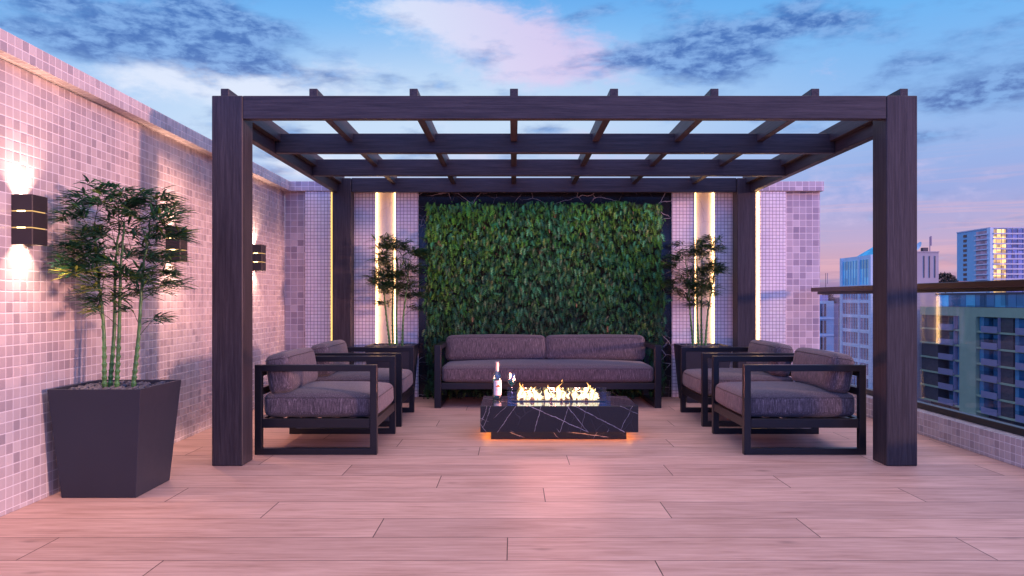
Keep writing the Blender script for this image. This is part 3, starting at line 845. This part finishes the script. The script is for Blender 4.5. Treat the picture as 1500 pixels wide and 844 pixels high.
for k in range(19500):
    x = r.uniform(x0, x1); z = r.uniform(z0, z1)
    ed = min(x - x0, x1 - x, z1 - z)
    wav = .05 * noise.noise(Vector((x * 4, z * 4, 3)))
    if ed < wav + .015: continue
    fb = noise.noise(Vector((x * 3.2, z * 3.2, 9)))
    dens = .5 + fb
    y = 8.16 - r.random() ** 1.3 * (.095 + .05 * dens)
    big = r.random() < .24
    L = r.uniform(.050, .090) if big else r.uniform(.025, .046)
    w = L * r.uniform(.28, .40)
    if big: y -= .015
    d = Vector((r.gauss(0, .27), -r.uniform(.05, .5), -1.0))
    if r.random() < .1: d = Vector((r.gauss(0, 1), -r.uniform(.3, 1), r.uniform(-.6, .4)))
    side = min(1, max(0, abs(x - .335) / 1.3)) * .55 + .45 * max(0, (z - .9) / 1.25)  # warm light at sides and top, cool light mid-wall, put into leaf colour
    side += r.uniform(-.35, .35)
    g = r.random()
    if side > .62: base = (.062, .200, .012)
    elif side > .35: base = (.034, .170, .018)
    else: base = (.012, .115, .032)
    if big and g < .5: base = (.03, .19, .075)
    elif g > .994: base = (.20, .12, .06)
    kk = 1.02 * (.40 + 1.0 * max(0, (z - .5) / 1.6)) * r.uniform(.3, 1.7) * (.12 + .88 * min(1, (8.16 - y) / .07)); col = tuple(c_ * kk for c_ in base); tip = tuple(c_ * (1.25 if r.random() < .8 else .8) for c_ in col)  # shade painted into leaf colour: deep gaps and lower wall darker
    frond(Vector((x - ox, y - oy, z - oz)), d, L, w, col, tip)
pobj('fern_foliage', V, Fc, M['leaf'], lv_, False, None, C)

# ------------------------------------------------------------------ wall lamps
def sconce(y, lb):
    t = empty('wall_lamp', (-2.504, y, 1.338)); tag(t, lb, 'wall lamp', 'black box wall lamps on the left tiled wall')
    bm = bmesh.new()
    for z0_, z1_ in ((0., .081), (.0868, .164), (.1698, .25)):
        # hollow-looking shell: side walls, open top and bottom
        box(bm, .0, .104, 0., .004, z0_, z1_, .0008); box(bm, .0, .104, .122, .126, z0_, z1_, .0008)
        box(bm, .100, .1045, .0042, .1218, z0_, z1_, .0008)
    bobj('shell', bm, M['sconce'], t)
    bm = bmesh.new(); box(bm, .0, .0965, .0075, .1185, .070, .18); bobj('lamp_core', bm, M['led_gold'], t)
    for z in (.081, .164):
        boxobj('light_slot', (.028, .066, -.0006, .008, z + .0002, z + .0058), M['slot'], t)
    for sgn, z in ((1, .19), (-1, .06)):
        L = bpy.data.lights.new('lamp_beam', 'SPOT'); L.energy = 36.0; L.color = (1., .60, .42); L.spot_size = R(112); L.spot_blend = 1.; L.shadow_soft_size = .012
        o = bpy.data.objects.new('lamp_beam', L); COL.objects.link(o); o.parent = t
        o.location = (.050, .063, z); o.rotation_euler = ((math.pi, 0, 0) if sgn > 0 else (0, 0, 0))
        o.rotation_euler[1] = R(8) * (-1 if sgn > 0 else 1) * -1
    return t
sconce(3.755, 'black two-slot wall lamp nearest the camera, left of the large bamboo')
sconce(5.42, 'black two-slot wall lamp partly behind the large bamboo leaves')
sconce(7.18, 'black two-slot wall lamp farthest along, seen just past the pergola post')

# ------------------------------------------------------------------ city
def bld(name, loc, lb):
    t = empty(name, loc); tag(t, lb, 'building', 'city buildings beyond the balustrade'); return t
G = -26.
def Yx(px, X): return X * F / (px - CX)
def zp(py, Y): return EYE + (HY - py) / F * Y
# C: green rendered block with dark brick bays; facade faces -x
X = 86.
tC = bld('apartment_block', (100, 140, G), 'green and dark brick apartment block with balconies and a glazed top storey')
def cp(name, x0_, x1_, y0_, y1_, z0_, z1_, m, par=None, root=None):
    root = root or tC; lo = root.location
    return boxobj(name, (x0_ - lo[0], x1_ - lo[0], y0_ - lo[1], y1_ - lo[1], z0_ - lo[2], z1_ - lo[2]), m, par or root)
yF, yN = 159., 92.
cp('wall', X + 2.2, X + 24, yN, yF, G, -.4, M['brick'])
cp('roof_storey', X + .9, X + 18, yN + 1, yF - 6, -.35, 2.0, M['g_mauve'])
k = 0; yy = yF - 6
while yy > yN + 3:
    y_ = yy - 2.9
    cp('window', X + .75, X + .898, y_ + .1, yy, -.3, 1.95, M['g_blue'] if k % 3 else M['g_cyan']); yy = y_; k += 1
cp('roof_edge', X + .3, X + 19, yN, yF - 5, 2.003, 2.35, M['f_dark'])
cp('parapet', X - .1, X + 2.19, yN, yF, -2.1, -.395, M['f_green'])
cols = [(152.8, 158.8, 'brick'), (146.6, 151.6, 'balc'), (144.9, 146.3, 'win'), (139.7, 144.8, 'green'), (138.2, 139.5, 'win'), (133.2, 137.7, 'balc'), (129.8, 133.1, 'brick'),
        (128.6, 129.6, 'win'), (123.6, 128.3, 'balc'), (119.6, 123.4, 'brick'), (118, 119.4, 'win'), (112.6, 117.6, 'green'), (108, 112.4, 'balc'), (103, 107.8, 'brick')]
for fl in range(6):
    zt = -2.1 - fl * 2.95
    cp('floor_band', X - .12, X + 2.19, yN, yF, zt - 2.95, zt - 2.62, M['f_green'])
    for (a, b, kd) in cols:
        if kd == 'win': cp('window', X + .35, X + 2.19, a, b, zt - 2.615, zt - .003, M['g_blue'])
        elif kd == 'brick': cp('brick_bay', X + .15, X + 2.19, a, b, zt - 2.615, zt - .003, M['brick'])
        elif kd == 'balc':
            cp('balcony', X - .5, X - .38, a, b, zt - 2.8, zt - 1.65, M['f_mauve'])
            cp('window', X + 1.9, X + 2.195, a + .3, a + (b - a) * .55, zt - 2.6, zt - .3, M['g_dark'] if (fl * 7 + int(a)) % 5 else M['g_shop'])
            cp('window', X + 1.7, X + 2.197, a + (b - a) * .62, b - .15, zt - 2.6, zt - .3, M['g_blue'])
            cp('divider', X - .3, X + 1.69, a - .12, a - .005, zt - 2.615, zt - .004, M['f_mauve'])
for (a, b, kd) in cols:
    if kd == 'green': cp('pilaster', X - .25, X + 2.19, a, b, -2.1 - 17.7 - 1.2, -2.102, M['f_green'])
cp('podium', X - 1.2, X + 2.19, yN, yF, -22.0, -20.9, M['slab'])
for k in range(14):
    cp('shop_window', X + .2, X + 2.19, yN + 2 + k * 4.6, yN + 5.6 + k * 4.6, G, -22.003, M['g_shop'])
# A: pale office block with glazed stair and pyramid roof light
tA = bld('office_block', (85, 172, G), 'pale office block with rows of blue windows and a sloping roof light')
XA = 78.; zt = 10.9
cp('wall', XA + .4, XA + 14.4, 164.4, 180, G, zt, M['f_white'], None, tA)
for fl in range(9):
    z1_ = zt - .9 - fl * 3.35
    hh = 5.6 if fl == 0 else 2.6
    if fl: z1_ -= 3.0
    for j, (a, b) in enumerate(((165.6, 169.9), (170.8, 178.8))):
        w_ = cp('window', XA + .32, XA + .39, a, b, z1_ - hh, z1_, M['g_cyan'] if fl < 1 else M['g_mauve'], None, tA)
        n_ = 3 if j == 0 else 6
        bm = bmesh.new()
        for q in range(1, n_): box(bm, XA + .24 - 85, XA + .318 - 85, a + (b - a) * q / n_ - .12 - 172, a + (b - a) * q / n_ + .12 - 172, z1_ - hh - G, z1_ - G)
        bobj('mullion', bm, M['f_blue'], w_)
    cp('floor_band', XA + .1, XA + .395, 164.6, 180, z1_ - hh - .75, z1_ - hh - .02, M['f_white'], None, tA)
for a, b in ((164.4, 165.5), (170.0, 170.7), (178.9, 180)): cp('pier', XA + .02, XA + .39, a, b, G, zt - .003, M['f_white'], None, tA)
pobj('roof_light', [(XA + .6 - 85, 165 - 172, zt - G), (XA + 5 - 85, 165 - 172, zt - G), (XA + 5 - 85, 172.5 - 172, zt - G), (XA + .6 - 85, 172.5 - 172, zt - G), (XA + 2.4 - 85, 166 - 172, zt + 1.9 - G), (XA + 4 - 85, 166 - 172, zt + 1.9 - G), (XA + 4 - 85, 168.5 - 172, zt + 1.9 - G), (XA + 2.4 - 85, 168.5 - 172, zt + 1.9 - G)],
     [(0, 1, 5, 4), (1, 2, 6, 5), (2, 3, 7, 6), (3, 0, 4, 7), (4, 5, 6, 7)], M['g_cyan'], tA)
# lift tower with dish and mast
tL = bld('lift_tower', (89.5, 163, G), 'blank concrete tower with a satellite dish and mast beside the pergola post')
tx0 = W(1330, 0, 162).x; tx1 = W(1375, 0, 162).x; tz = zp(370, 162)
cp('wall', tx0, tx1, 162, 168, G, tz, M['concrete'], None, tL)
for px in (1353.5, 1361.5, 1369.5):
    xx = W(px, 0, 162).x; cp('groove', xx - .07, xx + .07, 161.9, 161.995, zp(407, 162), zp(375, 162), M['f_dark'], None, tL)
cp('parapet', tx0 - .1, tx1 + .1, 161.9, 168.1, tz + .004, tz + .25, M['concrete'], None, tL)
xx = W(1354.5, 0, 163).x; cp('plant_box', xx - .6, xx + .5, 162.5, 163.5, tz + .255, tz + 1.1, M['f_dark'], None, tL)
xx = W(1362, 0, 163).x
mst = cp('mast', xx - .07, xx + .07, 162.9, 163.05, tz + .255, zp(347, 163), M['f_mauve'], None, tL); cp('antenna_panel', xx + .12, xx + .38, 162.9, 163.05, zp(360, 163), zp(346, 163), M['f_mauve'], mst, tL)
bm = bmesh.new(); bmesh.ops.create_cone(bm, cap_ends=False, segments=20, radius1=.15, radius2=1.1, depth=.5, matrix=Matrix.Translation((W(1346.5, 0, 163).x - 89.5, 0, tz + 1.3 - G)) @ Matrix.Rotation(R(-65), 4, 'Y'))
bobj('satellite_dish', bm, M['f_white'], tL)
# D
tD = bld('low_office', (64.5, 156, G), 'low pale blue block with tall dark windows left of the office block')
xa, xb, xc_ = W(1190, 0, 150).x, W(1221.5, 0, 150).x, W(1229.5, 0, 150).x
cp('wall', xa, xb, 150, 160, G, zp(441, 150), M['f_blue'], None, tD)
cp('side_wing', xb + .003, xc_, 150.4, 160, G, zp(445, 150), M['f_mauve'], None, tD)
cp('roof_storey', xa, xb - .3, 152, 159, zp(440.8, 150), zp(432.5, 150), M['g_mauve'], None, tD)
for r_ in range(7):
    za = zp(445 + r_ * 24.5, 150); zb = zp(463.5 + r_ * 24.5, 150)
    for px in (1203.2, 1208.2):
        xw = W(px, 0, 150).x; cp('window', xw - .2, xw + .24, 149.9, 149.997, zb, za, M['g_dark'], None, tD)
    cp('floor_band', xa, xb, 149.85, 149.996, zb - .55, zb - .25, M['f_white'], None, tD)
# B: tall tower
tB = bld('residential_tower', (280, 440, G), 'tall pale tower with balconies and a painted golden reflection in its windows on the right')
XB, yn, yf = 264., 417., 449.; zt = zp(333, 417)
cp('wall', XB + .5, XB + 48, yn + .5, yf, G, zt - .5, M['f_blue'], None, tB)
cp('roof_edge', XB + .2, XB + 48.2, yn + .2, yf + .2, zt - .497, zt + .1, M['slab'], None, tB)
cp('corner_pier', XB + .1, XB + 2.0, yn + .1, yn + 3.0, G, zt - .5, M['f_white'], None, tB)
for fl in range(14):
    z1_ = zt - 2.2 - fl * 2.8
    cp('window', XB + .35, XB + .49, Yx(1415, XB), Yx(1410, XB), z1_ - 1.5, z1_, M['g_dark'], None, tB)
    cp('balcony', XB - .6, XB + .49, Yx(1447, XB), Yx(1428, XB), z1_ - 1.7, z1_ - 1.0, M['slab'], None, tB)
    cp('balcony_window', XB + .3, XB + .48, Yx(1445, XB), Yx(1429, XB), z1_ - .95, z1_ + .75, M['g_mauve'], None, tB)
    cp('floor_band', XB + 2.1, XB + 48, yn - .3, yn + .49, z1_ - 1.7, z1_ - .95, M['slab'], None, tB)
    for q in range(1):
        xg0, xg1 = XB + 2.2, W(1474, 0, yn).x
        cp('gold_reflection_band', xg0, xg1, yn + .3, yn + .488, z1_ - .945, z1_ + 1.09, M['g_gold'] if fl < 13 else M['g_mauve'], None, tB)
        cp('window_band', xg1 + .05, XB + 47, yn + .3, yn + .488, z1_ - .945, z1_ + 1.09, M['g_mauve'], None, tB)
for q in range(14):
    xx = XB + 3.4 + q * 3.; cp('mullion', xx, xx + .25, yn + .1, yn + .296, G + 20, zt - .6, M['f_mauve'], None, tB)
# low roofs between
tE = bld('flat_roof_block', (150, 300, G), 'low flat roofed block just above the handrail before the tower')
cp('wall', W(1362, 0, 300).x, W(1445, 0, 300).x, 300, 330, G, zp(413.5, 300), M['f_blue'], None, tE)
cp('roof', W(1361, 0, 300).x, W(1446, 0, 300).x, 299.5, 330.5, zp(413.4, 300), zp(412.2, 300), simple('red_roof', (.42, .16, .12), .8), None, tE)
# a tree behind the lift tower, trees at far left
def far_tree(px, py, Y, wpx, hpx, lb, seed):
    base = W(px, py, Y); t = empty('tree', (base.x, Y, G)); tag(t, lb, 'tree', 'trees far beyond the balustrade')
    q = random.Random(seed); w = wpx / F * Y / 2; h = hpx / F * Y; zc = base.z - G
    tv, tf = tube([(0, 0, 0), (0, 0, zc - h * .8)], [w * .12, w * .05], 8); pobj('trunk', tv, tf, M['twig'], t)
    V, Fc, C = [], [], []
    for k in range(900):
        a = q.uniform(0, 6.28); rr = w * q.random() ** .45; zz = q.random()
        rr *= (1 - .55 * zz ** 2) * (1 + .35 * noise.noise(Vector((math.cos(a) * 2, math.sin(a) * 2, zz * 4 + seed))))
        c = Vector((math.cos(a) * rr, math.sin(a) * rr, zc - h + h * zz)); s = w * .07 * q.uniform(.6, 1.4); b = len(V)
        for _ in range(3): V.append(c + Vector((q.gauss(0, s), q.gauss(0, s), q.gauss(0, s)))); C.append([.012 * q.uniform(.6, 1.8)] * 3)
        Fc.append((b, b + 1, b + 2))
    pobj('crown', V, Fc, M['leaf'], t, False, None, C)
far_tree(1385, 401, 260, 30, 14, 'dark round tree between the concrete tower and the tall tower', 1)
far_tree(1395, 405, 280, 18, 12, 'smaller dark tree touching the foot of the tall tower', 2)
far_tree(1212, 428, 230, 24, 20, 'dark tree with a mast behind it above the low pale block', 3)
am = empty('antenna_mast', (W(1209.5, 0, 235).x, 235, G)); tag(am, 'thin antenna mast rising from the dark tree near the tiled wall', 'mast')
v, f = tube([(0, 0, 0), (0, 0, zp(400, 235) - G)], [.12, .07], 6); pobj('pole', v, f, M['f_dark'], am)
v, f = tube([(.55, 0, zp(416, 235) - G), (.55, 0, zp(400, 235) - G)], [.09, .09], 6); pobj('antenna', v, f, M['f_mauve'], am)

# ------------------------------------------------------------------ lights
def lamp(name, typ, loc, energy, col, **kw):
    L = bpy.data.lights.new(name, typ); L.energy = energy; L.color = col
    for k, v_ in kw.items(): setattr(L, k, v_)
    o = bpy.data.objects.new(name, L); COL.objects.link(o); o.location = loc; return o
for dx in (-.223, -.003, .22):
    lamp('fire_light', 'POINT', (.345 + dx, 5.945, .345), 28., (1., .31, .22), shadow_soft_size=.07, specular_factor=.25)
SUN_DIR = Vector((-1., .42, -.097)).normalized()   # direction the light travels
sun = lamp('sun', 'SUN', (20, -5, 10), 3.8, (1., .48, .38), angle=R(5.0))
sun.rotation_euler = SUN_DIR.to_track_quat('-Z', 'Y').to_euler()
sun_el = math.asin(-SUN_DIR.z); sun_az = math.atan2(-SUN_DIR.x, -SUN_DIR.y)

# ------------------------------------------------------------------ dusk sky
wd = bpy.data.worlds.new('World'); S.world = wd; wd.use_nodes = True
n = NT(wd.node_tree); bg = wd.node_tree.nodes['Background']
d = n.v('NORMALIZE', n.new('ShaderNodeTexCoord').outputs['Generated'])
dx, dy, dz = n.xyz(d)[:3]
el = n.m('MULTIPLY', n.m('ARCSINE', dz), 180 / math.pi)
az = n.m('MULTIPLY', n.m('ARCTAN2', dx, dy), 180 / math.pi)
def azel(px, py):
    a = (px - CX) / F; e = (HY - py) / F
    return math.degrees(math.atan(a)), math.degrees(math.atan(e / math.hypot(1, a)))
def blob(px, py, wx, wy, amp):
    a, e = azel(px, py); wx = wx / 19.; wy = wy / 19.
    u = n.m('DIVIDE', n.m('SUBTRACT', az, a), wx); v_ = n.m('DIVIDE', n.m('SUBTRACT', el, e), wy)
    q = n.m('ADD', n.m('MULTIPLY', u, u), n.m('MULTIPLY', v_, v_))
    return n.m('MULTIPLY', n.m('POWER', 2.718, n.m('MULTIPLY', q, -1.)), amp)
def total(L):
    t = None
    for b_ in L:
        b_ = blob(*b_); t = b_ if t is None else n.m('ADD', t, b_)
    return t
base = n.ramp(n.m('DIVIDE', el, 26.), [(0., lin(118, 112, 172)), (.035, lin(150, 128, 178)), (.085, lin(205, 158, 182)), (.16, lin(186, 164, 206)), (.28, lin(150, 164, 222)), (.5, lin(140, 182, 236)), (.75, lin(104, 176, 240)), (1., lin(72, 150, 228))])
# paler towards the left and centre
pale = n.m('MULTIPLY', total([(430, 190, 330, 70, 1.0), (700, 120, 300, 70, .6), (900, 200, 260, 70, .5)]), 1.0, clamp=True)
c = n.mix(n.m('MULTIPLY', pale, .85), base, lin(205, 224, 246))
den = n.m('ADD', n.m('MAXIMUM', dz, 0.), .10)
P = n.comb(n.m('DIVIDE', dx, den), n.m('DIVIDE', dy, den), 0.)
P2 = n.v('ADD', n.v('MULTIPLY', n.comb(az, el, 0.), (.085, .17, 0.)), (4., 2., 0.))
n1 = n.noise(P2, 1.6, 9, .62, .35)
n2 = n.noise(n.v('ADD', n.v('MULTIPLY', P2, (1., 1.5, 1.)), (11., 5., 0)), 1.7, 12, .56, .12)
n3 = n.noise(n.v('ADD', n.v('MULTIPLY', P2, (1., 1.2, 1.)), (31., 15., 0)), 7., 8, .62, .2)
# light, pinkish clouds
lm = n.m('ADD', n.m('MULTIPLY', n.m('SUBTRACT', n3, .5), .45), n.m('ADD', total([(620, 12, 110, 20, .5), (720, 45, 130, 28, .6), (800, 95, 130, 36, .6), (340, 130, 160, 30, .55), (230, 100, 90, 20, .2), (500, 110, 80, 25, .25), (440, 240, 60, 20, .5), (1230, 300, 240, 60, .16), (1430, 250, 120, 40, .1), (700, 230, 300, 30, .3)]), n1))
lc = n.mix(n.ss(az, -12., 6.), lin(226, 232, 250), lin(222, 200, 236))
c = n.mix(n.m('MULTIPLY', n.ss(lm, .62, 1.08), .85), c, lc)
# dark blue clouds
dm = n.m('ADD', total([(130, 25, 180, 36, .40), (330, 35, 110, 34, .44), (250, 75, 140, 26, .34), (370, 92, 50, 14, .22), (620, 120, 70, 16, .34), (500, 112, 45, 10, .2), (440, 205, 60, 25, .3), (940, 85, 130, 26, .42), (1090, 65, 90, 44, .42), (1010, 110, 90, 20, .2), (1330, 92, 50, 14, .30), (1440, 128, 100, 30, .46), (1240, 30, 60, 20, .3), (860, 25, 50, 16, .2), (1380, 160, 50, 14, .2), (1470, 45, 50, 20, .28), (1380, 195, 50, 10, .22), (1160, 20, 60, 30, .2), (380, 215, 40, 30, .35), (790, 190, 80, 10, .2)]), n.m('ADD', n.m('MULTIPLY', n.m('SUBTRACT', n2, .5), 1.5), n.m('ADD', .5, n.m('MULTIPLY', n.m('SUBTRACT', n3, .5), .38))))
dk = n.ss(dm, .54, .98)
dc = n.mix(n.ss(el, 8., 20.), lin(72, 98, 168), lin(56, 100, 178))
dc = n.mix(n.ss(n3, .35, .65), dc, lin(126, 168, 226))
c = n.mix(n.m('MULTIPLY', dk, .92), c, dc)
# thin streaks low on the right
st = n.noise(n.v('MULTIPLY', n.comb(az, el, 0.), (.05, 1.1, 0.)), 1.3, 6, .6, .6)
c = n.mix(n.m('MULTIPLY', n.m('MULTIPLY', n.ss(st, .48, .62), n.ss(el, 12., 2.)), .5), c, lin(226, 176, 196))
# overhead and behind: after-sunset colours that the photo never shows directly
rear = n.mix(n.ss(el, 8., 36.), (.17, .50, 1.95, 1), (.36, .64, 1.8, 1))
front_w = n.ss(dy, -.15, .35)
c = n.mix(front_w, rear, c)
zen = n.mix(n.ss(dx, -.6, .8), (1.5, 1.30, 1.48, 1), (2.3, 1.68, 1.66, 1))
c = n.mix(n.ss(el, 34., 62.), c, zen)
sky = n.new('ShaderNodeTexSky', sky_type='NISHITA'); sky.sun_disc = False; sky.sun_elevation = sun_el; sky.sun_rotation = sun_az
c = n.mix(1., c, n.mix(1., sky.outputs[0], (.02, .02, .02, 1), 'MULTIPLY'), 'ADD')
n.put(bg.inputs[0], c); bg.inputs[1].default_value = 1.0

# ------------------------------------------------------------------ camera, render
cd = bpy.data.cameras.new('Camera'); cam = bpy.data.objects.new('Camera', cd); COL.objects.link(cam)
cam.location = (0, 0, EYE); cam.rotation_euler = (math.pi / 2, 0, 0)
cd.sensor_width = 36; cd.lens = F / 1500 * 36; cd.shift_x = -(CX - 750) / 1500; cd.shift_y = (HY - 422) / 1500
cd.clip_end = 6000; cd.clip_start = .05
S.camera = cam
S.view_settings.view_transform = 'Standard'; S.view_settings.look = 'None'; S.view_settings.exposure = 0
S.render.engine = 'CYCLES'
S.cycles.use_denoising = True
S.cycles.max_bounces = 8; S.cycles.transparent_max_bounces = 24; S.cycles.sample_clamp_indirect = 4.
